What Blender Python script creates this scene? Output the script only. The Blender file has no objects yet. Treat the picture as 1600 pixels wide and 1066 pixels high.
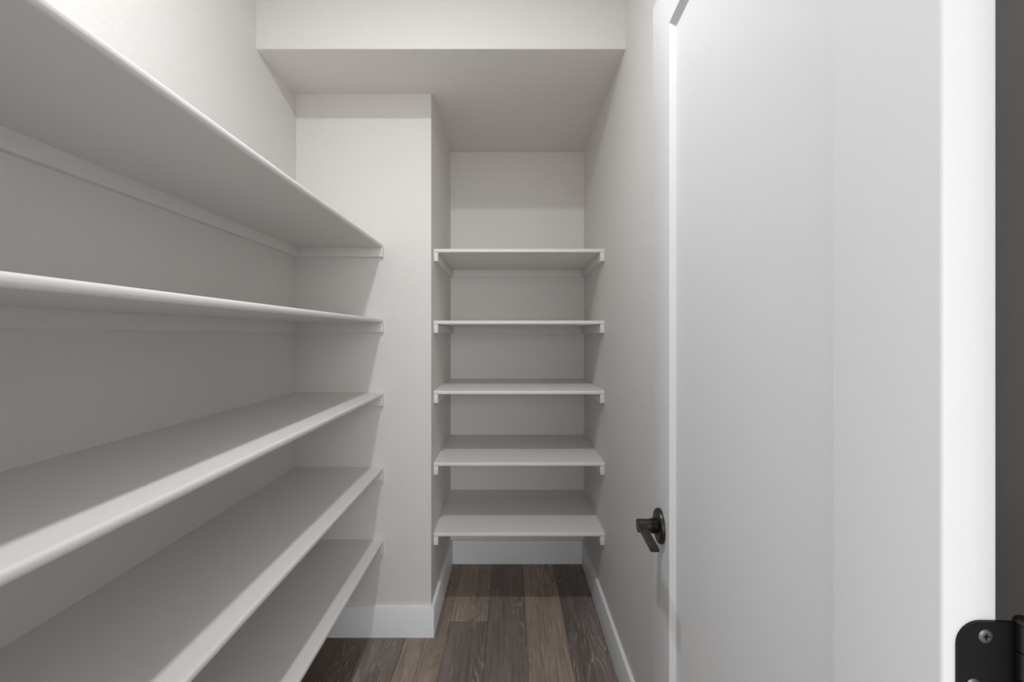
import bpy, bmesh, math, random
from mathutils import Vector
random.seed(7)
S = bpy.context.scene
COL = S.collection

# ------------------------------------------------------------------ camera
CAMZ = 1.336
cd = bpy.data.cameras.new('camera'); cam = bpy.data.objects.new('camera', cd); COL.objects.link(cam)
cam.location = (0, 0, CAMZ); cam.rotation_euler = (math.pi/2, 0, 0)
cd.sensor_width = 36.0; cd.lens = 740/1600*36.0
cd.shift_x = 2/1600; cd.shift_y = -10/1600
cd.clip_start = 0.02
S.camera = cam

# ------------------------------------------------------------------ world, lamp, exposure
W = bpy.data.worlds.new('world'); S.world = W; W.use_nodes = True
bg = W.node_tree.nodes['Background']
bg.inputs[0].default_value = (1.0, 0.992, 0.985, 1); bg.inputs[1].default_value = 1.07   # daylight of the open room behind the camera

LX, LY, LZ = -0.27, 0.78, 2.733                 # the closet's ceiling light
ld = bpy.data.lights.new('closet_lamp', 'AREA'); ld.shape = 'DISK'; ld.size = 0.085
ld.energy = 15.7; ld.color = (0.96, 0.984, 1.0)
lo = bpy.data.objects.new('closet_lamp', ld); COL.objects.link(lo); lo.location = (LX, LY, LZ - 0.003)

wd = bpy.data.lights.new('room_fill_light', 'AREA'); wd.shape = 'RECTANGLE'; wd.size = 1.5; wd.size_y = 1.4
wd.energy = 54.0; wd.color = (1.0, 0.992, 0.98)
wo = bpy.data.objects.new('room_fill_light', wd); COL.objects.link(wo); wo.location = (0.35, -3.2, 1.75); wo.rotation_euler = (math.pi/2, 0, 0)   # faces +y; added frontal fill for the unseen room's light, no window modelled

S.view_settings.view_transform = 'Standard'; S.view_settings.look = 'None'
S.view_settings.gamma = 1.0; S.view_settings.use_curve_mapping = False
S.view_settings.exposure = 0.0
S.cycles.max_bounces = 14; S.cycles.diffuse_bounces = 10

# ------------------------------------------------------------------ materials
def new_mat(name):
    m = bpy.data.materials.new(name); m.use_nodes = True
    nt = m.node_tree
    return m, nt, nt.nodes['Principled BSDF']

def paint(name, col, rough, peel=0.0, scale=160.0, spec=0.3):
    m, nt, b = new_mat(name)
    N, L = nt.nodes, nt.links
    tc = N.new('ShaderNodeTexCoord')
    n = N.new('ShaderNodeTexNoise'); n.inputs['Scale'].default_value = 3.0; n.inputs['Detail'].default_value = 3
    L.new(tc.outputs['Object'], n.inputs['Vector'])
    mix = N.new('ShaderNodeMixRGB')
    mix.inputs[1].default_value = (*[c*0.985 for c in col], 1); mix.inputs[2].default_value = (*[min(1, c*1.015) for c in col], 1)
    L.new(n.outputs['Fac'], mix.inputs[0]); L.new(mix.outputs[0], b.inputs['Base Color'])
    b.inputs['Roughness'].default_value = rough
    b.inputs['Specular IOR Level'].default_value = spec
    if peel > 0:
        t = N.new('ShaderNodeTexNoise'); t.inputs['Scale'].default_value = scale; t.inputs['Detail'].default_value = 2.5
        t.inputs['Roughness'].default_value = 0.55
        L.new(tc.outputs['Object'], t.inputs['Vector'])
        r = N.new('ShaderNodeValToRGB'); r.color_ramp.elements[0].position = 0.40; r.color_ramp.elements[1].position = 0.66
        L.new(t.outputs['Fac'], r.inputs[0])
        bp = N.new('ShaderNodeBump'); bp.inputs['Strength'].default_value = peel; bp.inputs['Distance'].default_value = 0.0012
        L.new(r.outputs[0], bp.inputs['Height']); L.new(bp.outputs[0], b.inputs['Normal'])
    return m

M_WALL = paint('wall_paint', (0.692, 0.673, 0.657), 0.65, 0.30)
M_CEIL = paint('ceiling_paint', (0.74, 0.73, 0.715), 0.75, 0.22)
M_SHELF = paint('shelf_paint', (0.702, 0.685, 0.670), 0.42, 0.04, 320)
M_DOOR = paint('door_paint', (0.715, 0.725, 0.735), 0.38, 0.03, 260)
M_TRIM = paint('trim_paint', (0.80, 0.825, 0.85), 0.40, 0.03, 260)
M_SUB = paint('underlay', (0.03, 0.025, 0.02), 0.9)

def metal(name, col, rough, metallic=0.8, spec=0.5):
    m, nt, b = new_mat(name)
    b.inputs['Specular IOR Level'].default_value = spec
    N, L = nt.nodes, nt.links
    tc = N.new('ShaderNodeTexCoord')
    n = N.new('ShaderNodeTexNoise'); n.inputs['Scale'].default_value = 180; n.inputs['Detail'].default_value = 3
    L.new(tc.outputs['Object'], n.inputs['Vector'])
    mr = N.new('ShaderNodeMapRange'); mr.inputs[3].default_value = rough - 0.05; mr.inputs[4].default_value = rough + 0.07
    L.new(n.outputs['Fac'], mr.inputs[0]); L.new(mr.outputs[0], b.inputs['Roughness'])
    b.inputs['Base Color'].default_value = (*col, 1); b.inputs['Metallic'].default_value = metallic
    return m
M_BRONZE = metal('dark_bronze', (0.045, 0.040, 0.036), 0.34, 0.85)
M_BLACK = metal('black_hinge', (0.005, 0.005, 0.0055), 0.36, 0.0, 0.22)
M_SCREW = metal('screw_steel', (0.14, 0.14, 0.14), 0.38, 0.7)

def wood():
    m, nt, b = new_mat('oak_plank')
    N, L = nt.nodes, nt.links
    def math_(op, a=None, bb=None, c=None):
        x = N.new('ShaderNodeMath'); x.operation = op
        for i, v in enumerate((a, bb, c)):
            if v is None: continue
            if isinstance(v, (int, float)): x.inputs[i].default_value = v
            else: L.new(v, x.inputs[i])
        return x.outputs[0]
    def ramp(src, p0, p1, c0=(0, 0, 0, 1), c1=(1, 1, 1, 1)):
        r = N.new('ShaderNodeValToRGB'); r.color_ramp.elements[0].position = p0; r.color_ramp.elements[1].position = p1
        r.color_ramp.elements[0].color = c0; r.color_ramp.elements[1].color = c1
        L.new(src, r.inputs[0]); return r.outputs[0]
    tc = N.new('ShaderNodeTexCoord'); oi = N.new('ShaderNodeObjectInfo')
    off = math_('MULTIPLY', oi.outputs['Random'], 57.0)
    cmb = N.new('ShaderNodeCombineXYZ'); L.new(off, cmb.inputs[0]); L.new(off, cmb.inputs[1]); L.new(off, cmb.inputs[2])
    add = N.new('ShaderNodeVectorMath'); add.operation = 'ADD'
    L.new(tc.outputs['Object'], add.inputs[0]); L.new(cmb.outputs[0], add.inputs[1])
    def mapped(sx, sy):
        mp = N.new('ShaderNodeMapping'); mp.inputs['Scale'].default_value = (sx, sy, 1)
        L.new(add.outputs[0], mp.inputs['Vector']); return mp.outputs[0]
    def noise(vec, scale, detail=4, rough=0.55, dist=0.0):
        n = N.new('ShaderNodeTexNoise'); n.inputs['Scale'].default_value = scale; n.inputs['Detail'].default_value = detail
        n.inputs['Roughness'].default_value = rough; n.inputs['Distortion'].default_value = dist
        L.new(vec, n.inputs['Vector']); return n.outputs['Fac']
    field = noise(mapped(1.0, 0.13), 8.5, 2.0, 0.45, 0.25)             # growth field, its contours are the cathedral grain
    jit = noise(mapped(1.0, 0.10), 70.0, 3, 0.6)
    ring = math_('SINE', math_('ADD', math_('MULTIPLY', field, 150.0), math_('MULTIPLY', jit, 2.2)))
    ringl = ramp(ring, 0.55, 1.0)
    fibre = noise(mapped(1.0, 0.03), 260.0, 3, 0.65)
    fibre2 = noise(mapped(1.0, 0.035), 75.0, 4, 0.65)
    broad = noise(mapped(1.0, 0.12), 9.0, 3, 0.5)
    zone = ramp(noise(mapped(1.0, 0.25), 8.0, 2, 0.5), 0.46, 0.62)      # where the limed grain shows
    ticks = ramp(noise(mapped(1.0, 0.14), 150.0, 2, 0.6), 0.42, 0.62)
    limed = math_('MULTIPLY', math_('MULTIPLY', ringl, zone), ticks)
    # value multiplier
    v = math_('MULTIPLY_ADD', broad, 1.0, 0.40)
    v = math_('MULTIPLY', v, math_('MULTIPLY_ADD', fibre, 0.90, 0.55))
    v = math_('MULTIPLY', v, math_('MULTIPLY_ADD', fibre2, 0.90, 0.55))
    v = math_('MULTIPLY', v, math_('MULTIPLY_ADD', ring, 0.06, 1.0))
    # knots
    vor = N.new('ShaderNodeTexVoronoi'); vor.inputs['Scale'].default_value = 5.0; L.new(mapped(1.0, 0.55), vor.inputs['Vector'])
    kn = ramp(vor.outputs['Distance'], 0.02, 0.11, (0.35, 0.33, 0.32, 1), (1, 1, 1, 1))
    mul = N.new('ShaderNodeMixRGB'); mul.blend_type = 'MULTIPLY'; mul.inputs[0].default_value = 1.0
    L.new(oi.outputs['Color'], mul.inputs[1])
    cv = N.new('ShaderNodeCombineXYZ')
    for i in range(3): L.new(v, cv.inputs[i])
    L.new(cv.outputs[0], mul.inputs[2])
    mk = N.new('ShaderNodeMixRGB'); mk.blend_type = 'MULTIPLY'; mk.inputs[0].default_value = 1.0
    L.new(mul.outputs[0], mk.inputs[1]); L.new(kn, mk.inputs[2])
    ml = N.new('ShaderNodeMixRGB'); ml.inputs[2].default_value = (0.43, 0.38, 0.34, 1)
    L.new(math_('MULTIPLY', limed, 0.95), ml.inputs[0]); L.new(mk.outputs[0], ml.inputs[1])
    L.new(ml.outputs[0], b.inputs['Base Color'])
    b.inputs['Roughness'].default_value = 0.62; b.inputs['Specular IOR Level'].default_value = 0.18
    bp = N.new('ShaderNodeBump'); bp.inputs['Strength'].default_value = 0.25; bp.inputs['Distance'].default_value = 0.0006
    L.new(fibre, bp.inputs['Height']); L.new(bp.outputs[0], b.inputs['Normal'])
    return m
M_WOOD = wood()

# ------------------------------------------------------------------ mesh helpers
def box_bm(bm, x0, x1, y0, y1, z0, z1):
    v = [bm.verts.new(p) for p in ((x0,y0,z0),(x1,y0,z0),(x1,y1,z0),(x0,y1,z0),(x0,y0,z1),(x1,y0,z1),(x1,y1,z1),(x0,y1,z1))]
    for f in ((3,2,1,0),(4,5,6,7),(0,1,5,4),(1,2,6,5),(2,3,7,6),(3,0,4,7)):
        bm.faces.new([v[i] for i in f])
    return v

def bevel_edges(bm, test, r, seg=3):
    es = [e for e in bm.edges if test((e.verts[0].co + e.verts[1].co)/2, (e.verts[1].co - e.verts[0].co).normalized())]
    if es: bmesh.ops.bevel(bm, geom=es, offset=r, segments=seg, profile=0.5, affect='EDGES')

def link(name, bm, mat, parent=None, smooth=30, loc=None):
    bmesh.ops.recalc_face_normals(bm, faces=bm.faces)
    me = bpy.data.meshes.new(name); bm.to_mesh(me); bm.free()
    me.materials.append(mat)
    if smooth:
        for p in me.polygons: p.use_smooth = True
        me.set_sharp_from_angle(angle=math.radians(smooth))
    o = bpy.data.objects.new(name, me); COL.objects.link(o)
    if loc is not None: o.location = loc
    if parent is not None: o.parent = parent
    return o

def box(name, x0, x1, y0, y1, z0, z1, mat, parent=None, r=0.0, seg=2, edges=None):
    bm = bmesh.new(); box_bm(bm, x0, x1, y0, y1, z0, z1)
    if r: bevel_edges(bm, edges or (lambda c, d: True), r, seg)
    return link(name, bm, mat, parent)

def prism_y(name, poly, y0, y1, mat, parent=None, r=0.0, seg=3, edges=None):      # polygon in XZ extruded along Y
    bm = bmesh.new()
    a = [bm.verts.new((x, y0, z)) for x, z in poly]; b = [bm.verts.new((x, y1, z)) for x, z in poly]
    bm.faces.new(a); bm.faces.new(b[::-1])
    n = len(poly)
    for i in range(n): bm.faces.new((a[i], b[i], b[(i+1) % n], a[(i+1) % n]))
    if r: bevel_edges(bm, edges or (lambda c, d: True), r, seg)
    return link(name, bm, mat, parent)

def lathe(bm, prof, axis='x', n=40, origin=(0, 0, 0)):         # profile: (along, radius)
    rings = []
    for a, r in prof:
        ring = []
        if r < 1e-6:
            p = (a, 0, 0) if axis == 'x' else (0, a, 0) if axis == 'y' else (0, 0, a)
            ring = [bm.verts.new(tuple(p[i] + origin[i] for i in range(3)))]
        else:
            for k in range(n):
                t = 2*math.pi*k/n; c, s = r*math.cos(t), r*math.sin(t)
                p = (a, c, s) if axis == 'x' else (c, a, s) if axis == 'y' else (c, s, a)
                ring.append(bm.verts.new(tuple(p[i] + origin[i] for i in range(3))))
        rings.append(ring)
    for A, B in zip(rings, rings[1:]):
        if len(A) == 1 and len(B) == 1: continue
        for k in range(n):
            k2 = (k+1) % n
            if len(A) == 1: bm.faces.new((A[0], B[k], B[k2]))
            elif len(B) == 1: bm.faces.new((A[k], B[0], A[k2]))
            else: bm.faces.new((A[k], B[k], B[k2], A[k2]))

def struct(o, label=None):
    o['kind'] = 'structure'
    if label: o['label'] = label
    return o

def empty(name, loc=(0, 0, 0), rz=0.0):
    o = bpy.data.objects.new(name, None); COL.objects.link(o)
    o.location = loc; o.rotation_euler = (0, 0, rz); o.empty_display_size = 0.1
    return o

# ------------------------------------------------------------------ measures (metres)
XL, XR = -0.951, 0.4286          # side walls
XA = -0.3518                     # left side of the alcove (pier face)
YF0, YF1 = 0.165, 0.288          # wall with the doorway
YM, YB = 2.100, 2.770            # pier front, alcove back
YS = 1.769                       # front of the dropped soffit
ZS, ZC = 2.403, 2.740            # soffit underside, ceiling
T = 0.12
DL, DR, DH = -0.388, 0.3365, 2.048   # door opening inside the jambs

# ------------------------------------------------------------------ shell
struct(box('wall_left', XL-T, XL, YF0, YB+T, 0, ZC, M_WALL))
struct(box('wall_right', XR, XR+T, YF0, YB+T, 0, ZC, M_WALL))
struct(box('wall_back', XA, XR, YB, YB+T, 0, ZS, M_WALL))
struct(box('wall_pier', XL, XA, YM, YB+T, 0, ZS, M_WALL, r=0.004, seg=3,
           edges=lambda c, d: abs(d.z) > 0.9 and abs(c.x-XA) < 1e-4 and abs(c.y-YM) < 1e-4))
struct(box('wall_soffit', XL, XR, YS, YB+T, ZS, ZC, M_WALL, r=0.003, seg=3,
           edges=lambda c, d: abs(d.x) > 0.9 and abs(c.z-ZS) < 1e-4 and abs(c.y-YS) < 1e-4))
struct(box('ceiling', XL-T, XR+T, YF0, YB+T, ZC, ZC+0.1, M_CEIL))
JT = 0.019
ox0, ox1, oz = DL-JT, DR+JT, DH+JT
struct(prism_y('wall_front', [(XL,0),(ox0,0),(ox0,oz),(ox1,oz),(ox1,0),(XR,0),(XR,ZC),(XL,ZC)], YF0, YF1, M_WALL))
# jamb and casing of the doorway
struct(prism_y('trim_1', [(ox0,0),(DL,0),(DL,DH),(DR,DH),(DR,0),(ox1,0),(ox1,oz),(ox0,oz)], YF0, YF1, M_DOOR))
CW = 0.062
def casing(name, y0, y1, cw):
    a0, a1, az = DL-0.006, DR+0.006, DH+0.006
    return struct(prism_y(name, [(a0-cw,0),(a0,0),(a0,az),(a1,az),(a1,0),(a1+cw,0),(a1+cw,az+cw),(a0-cw,az+cw)], y0, y1, M_DOOR, r=0.002, seg=2,
                  edges=lambda c, d: abs(d.y) < 0.1))
casing('trim_2', YF1, YF1+0.011, CW)
casing('trim_3', YF0-0.014, YF0, 0.085)
struct(box('wall_hall_left', ox0-1.6, XL-T, YF0, YF1, 0, ZC, M_WALL))
struct(box('wall_hall_right', XR+T, ox1+1.6, YF0, YF1, 0, ZC, M_WALL))

# floor: an underlay carrying one object per plank
floor = struct(box('floor', -1.3, 0.8, -1.0, YB+T, -0.020, -0.008, M_SUB))
EDGE = [-1.17, -0.992, -0.811, -0.630, -0.463, -0.283, -0.108, 0.070, 0.2476, 0.426, 0.604, 0.782]
TAN = (0.345, 0.275, 0.232); GREY = (0.225, 0.190, 0.174); MID = (0.255, 0.212, 0.184); DARK = (0.165, 0.130, 0.113); BRN = (0.215, 0.170, 0.143)
PLANKS = {  # strip index: joints along y, tones
    0: ([-0.2, 1.02, 2.24], [MID, TAN, DARK, MID]), 1: ([0.3, 1.52, 2.74], [GREY, MID, BRN, MID]),
    2: ([-0.5, 0.72, 1.94], [TAN, GREY, DARK, DARK]), 3: ([-0.1, 1.12, 2.34], [MID, TAN, MID, GREY]),
    4: ([0.35, 1.57, 2.79], [GREY, MID, TAN, GREY]), 5: ([-0.233, 0.987, 2.207], [MID, DARK, GREY, TAN]),
    6: ([0.1, 1.32], [TAN, MID, GREY]), 7: ([-0.6, 0.62, 1.84-0.4], [GREY, TAN, MID, TAN]),
    8: ([0.0, 1.22], [MID, GREY, GREY]), 9: ([0.4, 1.62], [BRN, MID, TAN]), 10: ([-0.3, 0.92, 2.14], [GREY, MID, BRN, GREY]),
}
for i in range(len(EDGE)-1):
    js, tones = PLANKS[i]
    ys = [-1.0] + js + [YB+T]
    for k in range(len(ys)-1):
        w, l = EDGE[i+1]-EDGE[i], ys[k+1]-ys[k]
        bm = bmesh.new(); g = 0.0004
        box_bm(bm, -w/2+g, w/2-g, -l/2+g, l/2-g, -0.008, 0.0)
        bevel_edges(bm, lambda c, d: abs(c.z) < 1e-5, 0.0009, 1)
        o = link('plank', bm, M_WOOD, floor, loc=((EDGE[i]+EDGE[i+1])/2, (ys[k]+ys[k+1])/2, 0))
        t = tones[k]; o.color = (*t, 1)

# baseboards
BH, BT = 0.136, 0.014
def base(name, x0, x1, y0, y1, top):
    return struct(box(name, x0, x1, y0, y1, 0, BH, M_TRIM, r=0.0025, seg=2, edges=lambda c, d: abs(c.z-BH) < 1e-4 and top(c)))
e = 1e-3
base('baseboard_left', XL, XL+BT, YF1, YM-BT, lambda c: abs(c.x-XL-BT) < e)
def pier_board():
    bm = bmesh.new()        # wraps the pier's corner: front and alcove side in one mitred run
    poly = [(XL, YM), (XL, YM-BT), (XA+BT, YM-BT), (XA+BT, YB-BT), (XA, YB-BT), (XA, YM)]
    a = [bm.verts.new((x, y, 0)) for x, y in poly]; b = [bm.verts.new((x, y, BH)) for x, y in poly]
    bm.faces.new(a[::-1]); bm.faces.new(b)
    for i in range(6): bm.faces.new((a[i], a[(i+1) % 6], b[(i+1) % 6], b[i]))
    bevel_edges(bm, lambda c, d: (abs(c.z-BH) < 1e-4 and (abs(c.y-YM+BT) < e or abs(c.x-XA-BT) < e)) or (abs(d.z) > .9 and abs(c.x-XA-BT) < e and abs(c.y-YM+BT) < e), 0.0025, 2)
    return struct(link('baseboard_pier', bm, M_TRIM))
pier_board()
base('baseboard_back', XA, XR, YB-BT, YB, lambda c: abs(c.y-YB+BT) < e)
base('baseboard_right', XR-BT, XR, YF1+0.012, YB-BT, lambda c: abs(c.x-XR+BT) < e)
base('baseboard_front', XL+BT, DL-0.07, YF1, YF1+BT, lambda c: abs(c.y-YF1-BT) < e)

# ------------------------------------------------------------------ shelves: each a board on its wall cleats
ST, CH, CT = 0.0185, 0.040, 0.019
XE = -0.565                       # front edge of the long shelves
YE = 2.164                        # front edge of the alcove shelves
def tag(o, label, cat, group=None):
    o['label'] = label; o['category'] = cat
    if group: o['group'] = group

def long_shelf(z, label):
    r = empty('wall_shelf', (XL, YF1, z)); tag(r, label, 'shelf', 'long shelves on the left wall')
    w, l = XE-XL, YM-YF1
    zt = 0.0; zb = -ST
    bm = bmesh.new(); vs = box_bm(bm, 0, w, 0, l, zb, zt)
    for v in (vs[1], vs[5]): v.co.x += 0.018            # the boards run slightly wider towards the doorway
    bevel_edges(bm, lambda c, d: abs(d.y) > 0.9 and c.x > w/2, 0.0072, 4)
    link('board', bm, M_SHELF, r, smooth=50)
    top = lambda c, d: abs(c.z-(zb-CH)) < e
    box('cleat', 0, CT, 0, l, zb-CH, zb, M_SHELF, r, 0.0015, 2, lambda c, d: top(c, d) and abs(c.x-CT) < e)
    box('cleat', CT, w+0.002, l-CT, l, zb-CH, zb, M_SHELF, r, 0.0015, 2, lambda c, d: (top(c, d) and abs(c.y-l+CT) < e) or (abs(d.z) > .9 and abs(c.x-w) < 0.01))
    box('cleat', CT, w+0.012, 0, CT, zb-CH, zb, M_SHELF, r, 0.0015, 2, lambda c, d: (top(c, d) and abs(c.y-CT) < e) or (abs(d.z) > .9 and abs(c.x-w) < 0.01))
    return r

def alcove_shelf(z, label):
    r = empty('alcove_shelf', (XA, YE, z)); tag(r, label, 'shelf', 'short shelves in the back alcove')
    w, l = XR-XA, YB-YE
    zb = -0.0165
    bm = bmesh.new(); box_bm(bm, 0.0, w, 0, l, zb, 0)
    bevel_edges(bm, lambda c, d: abs(d.x) > 0.9 and abs(c.y) < e, 0.0032, 3)
    link('board', bm, M_SHELF, r, smooth=50)
    box('cleat', 0, CT, 0.001, l, zb-CH, zb, M_SHELF, r, 0.0015, 2, lambda c, d: abs(c.x-CT) < e or abs(c.y) < 0.002)
    box('cleat', w-CT, w, 0.001, l, zb-CH, zb, M_SHELF, r, 0.0015, 2, lambda c, d: abs(c.x-w+CT) < e or abs(c.y) < 0.002)
    box('cleat', CT, w-CT, l-CT, l, zb-CH, zb, M_SHELF, r, 0.0015, 2, lambda c, d: abs(c.y-l+CT) < e and abs(c.z-zb+CH) < e)
    return r

LONG = [(1.7365, 'topmost long white shelf on the left wall, above eye level, its underside seen'),
        (1.4056, 'second long white shelf from the top on the left wall, seen almost edge on'),
        (1.0800, 'middle long white shelf on the left wall, third from the top, with rounded front'),
        (0.7495, 'fourth long white shelf from the top on the left wall, second from the floor'),
        (0.4275, 'lowest long white shelf on the left wall, just above the wood floor')]
SHORT = [(1.7285, 'topmost short white shelf in the back alcove, its dark underside and cleats seen'),
         (1.4000, 'second short white shelf from the top in the back alcove, seen edge on'),
         (1.0790, 'middle short white shelf in the back alcove, third from the top'),
         (0.7510, 'fourth short white shelf from the top in the back alcove, second from the floor'),
         (0.4290, 'lowest short white shelf in the back alcove, over the white baseboard and dark floor')]
for z, lab in LONG: long_shelf(z, lab)
for z, lab in SHORT: alcove_shelf(z, lab)

# ------------------------------------------------------------------ door standing open along the right wall
TH = math.radians(1.9)
DW, DT, DZ0, DZ1 = 0.711, 0.0352, 0.012, 2.036
door = struct(empty('door_1', (0.2827, 0.3104, 0), -TH), 'white single panel door standing open in front of the right wall')
SF, SN, RT, RB = 0.1173, 0.110, 0.105, 0.20
def dbox(name, *a, **k): return box(name, *a, M_DOOR, door, **k)
outer = lambda c, d: abs(d.z) > 0.9 and (abs(c.y) < e or abs(c.y-DW) < e)
dbox('stile', 0, DT, 0, SN, DZ0, DZ1, r=0.0022, seg=3, edges=outer)
dbox('stile', 0, DT, DW-SF, DW, DZ0, DZ1, r=0.0016, seg=2, edges=outer)
dbox('rail', 0, DT, SN, DW-SF, DZ1-RT, DZ1)
dbox('rail', 0, DT, SN, DW-SF, DZ0, DZ0+RB)
RC = 0.010
dbox('panel', RC, DT-RC, SN, DW-SF, DZ0+RB, DZ1-RT)
def molding():
    bm = bmesh.new()
    for x0, x1 in ((0.0, RC), (DT, DT-RC)):
        y0, y1, z0, z1 = SN, DW-SF, DZ0+RB, DZ1-RT
        w = 0.010
        rings = []
        for xx, k in ((x0, 0.0), (x1, w), (x1, 0.0)):
            rings.append([bm.verts.new((xx, a, b)) for a, b in ((y0+k, z0+k), (y1-k, z0+k), (y1-k, z1-k), (y0+k, z1-k))])
        for i in range(4):
            j = (i+1) % 4
            for A, B in ((0, 1), (1, 2), (2, 0)):
                bm.faces.new((rings[A][i], rings[A][j], rings[B][j], rings[B][i]))
    return link('panel_molding', bm, M_DOOR, door, smooth=0)
molding()

# lever handle (local frame of the door: -x is out of the visible face)
hy, hz = 0.651, 0.948
handle = empty('door_handle', (0, hy, hz)); handle.parent = door
handle['label'] = 'dark bronze lever handle'
bm = bmesh.new(); lathe(bm, [(0.0, 0.0), (0.0, 0.0345), (-0.004, 0.0345), (-0.0065, 0.0335), (-0.008, 0.0315), (-0.0092, 0.027), (-0.0092, 0.0)], 'x', 56)
link('rose', bm, M_BRONZE, handle)
bm = bmesh.new(); lathe(bm, [(-0.0092, 0.0), (-0.0092, 0.0152), (-0.0155, 0.0152), (-0.0163, 0.0146), (-0.0163, 0.0128), (-0.0178, 0.0128), (-0.0178, 0.0150), (-0.020, 0.0150), (-0.0207, 0.0143), (-0.0207, 0.0)], 'x', 40)
link('collar', bm, M_BLACK, handle)
bm = bmesh.new(); lathe(bm, [(-0.0207, 0.0), (-0.0207, 0.0132), (-0.0463, 0.0132), (-0.0473, 0.0122), (-0.0473, 0.0)], 'x', 40)
link('spindle', bm, M_BRONZE, handle)
def lever():
    bm = bmesh.new()
    N = 12
    secs = []
    for k in range(N+1):
        t = k/N
        y = 0.004 - 0.108*t
        zc = -0.000 - 0.003*t*t
        h = 0.0095*(1-min(1, t*4))**1.5 + 0.0035          # blends from the spindle into the flat blade
        secs.append((y, -0.0472, -0.0472+0.0155, zc-h, zc+h*0.9))
    rows = [[bm.verts.new(p) for p in ((x0, y, z0), (x1, y, z0), (x1, y, z1), (x0, y, z1))] for y, x0, x1, z0, z1 in secs]
    bm.faces.new(rows[0]); bm.faces.new(rows[-1][::-1])
    for A, B in zip(rows, rows[1:]):
        for i in range(4): bm.faces.new((A[i], A[(i+1) % 4], B[(i+1) % 4], B[i]))
    bevel_edges(bm, lambda c, d: abs(d.y) > 0.8, 0.0011, 2)
    return link('lever', bm, M_BRONZE, handle, smooth=40)
lever()

# hinges on the near edge of the door (three, one of them in the picture)
def hinge(ztop):
    h = empty('hinge', (0, 0, ztop)); h.parent = door; h['label'] = 'black butt hinge with rounded corners'
    HH, R = 0.089, 0.0159
    x0, x1 = 0.0083, DT + 0.0105
    bm = bmesh.new(); pts = [(x1, 0.0), (x0+R, 0.0)]
    for k in range(1, 9):
        a = math.pi/2*k/8; pts.append((x0+R-R*math.sin(a), -R+R*math.cos(a)))
    for k in range(0, 9):
        a = math.pi/2*k/8; pts.append((x0+R-R*math.cos(a), -HH+R-R*math.sin(a)))
    pts.append((x1, -HH))
    A = [bm.verts.new((x, -0.0022, z)) for x, z in pts]; B = [bm.verts.new((x, -0.0001, z)) for x, z in pts]
    bm.faces.new(A); bm.faces.new(B[::-1])
    for i in range(len(pts)): bm.faces.new((A[i], B[i], B[(i+1) % len(pts)], A[(i+1) % len(pts)]))
    link('leaf', bm, M_BLACK, h)
    px, py, pr = DT + 0.0135, -0.0045, 0.0058
    for k in range(5):
        z1 = -k*HH/5; z0 = z1 - HH/5 + 0.0005
        bm = bmesh.new(); lathe(bm, [(z0, 0), (z0, pr-0.0004), (z0+0.0004, pr), (z1-0.0004, pr), (z1, pr-0.0004), (z1, 0)], 'z', 28, (px, py, 0))
        link('knuckle', bm, M_BRONZE if k % 2 == 0 else M_BRONZE, h)
    bm = bmesh.new(); lathe(bm, [(0.0, 0), (0.0, 0.0062), (0.0015, 0.0064), (0.003, 0.0056), (0.0042, 0.0035), (0.0046, 0)], 'z', 28, (px, py, 0))
    link('pin', bm, M_BRONZE, h)
    for sx, sz in ((0.0255, -0.0095), (0.0178, -0.0415), (0.0255, -0.0770)):
        bm = bmesh.new()
        lathe(bm, [(-0.0023, 0.0), (-0.0023, 0.0045), (-0.0027, 0.0040), (-0.0031, 0.0026), (-0.0031, 0.0016), (-0.0026, 0.0009), (-0.0024, 0.0)], 'y', 24, (sx, 0, sz))
        link('screw', bm, M_SCREW, h)
        bm = bmesh.new()
        for q in (0, 1):
            a, b = (0.0021, 0.00045) if q == 0 else (0.00045, 0.0021)
            box_bm(bm, sx-a, sx+a, -0.00325, -0.0030, sz-b, sz+b)
        link('screw_slot', bm, M_BLACK, h)
for zt in (1.1496, 1.845, 0.36): hinge(zt)

# ------------------------------------------------------------------ ceiling light (above the frame)
cl = empty('ceiling_light', (LX, LY, ZC)); tag(cl, 'small round white recessed light in the closet ceiling, above the picture', 'lamp')
bm = bmesh.new(); lathe(bm, [(0.0, 0.070), (-0.004, 0.069), (-0.007, 0.062), (-0.007, 0.050), (-0.004, 0.049), (0.0, 0.049), (0.0, 0.070)], 'z', 48)
link('trim_ring', bm, M_DOOR, cl)
bm = bmesh.new(); lathe(bm, [(0.0, 0.0), (0.0, 0.049), (-0.004, 0.049), (-0.004, 0.0)], 'z', 48)
md, nt, b_ = new_mat('diffuser'); b_.inputs['Base Color'].default_value = (0.9, 0.9, 0.88, 1); b_.inputs['Emission Color'].default_value = (1, 0.98, 0.95, 1); b_.inputs['Emission Strength'].default_value = 3.0
link('diffuser', bm, md, cl)
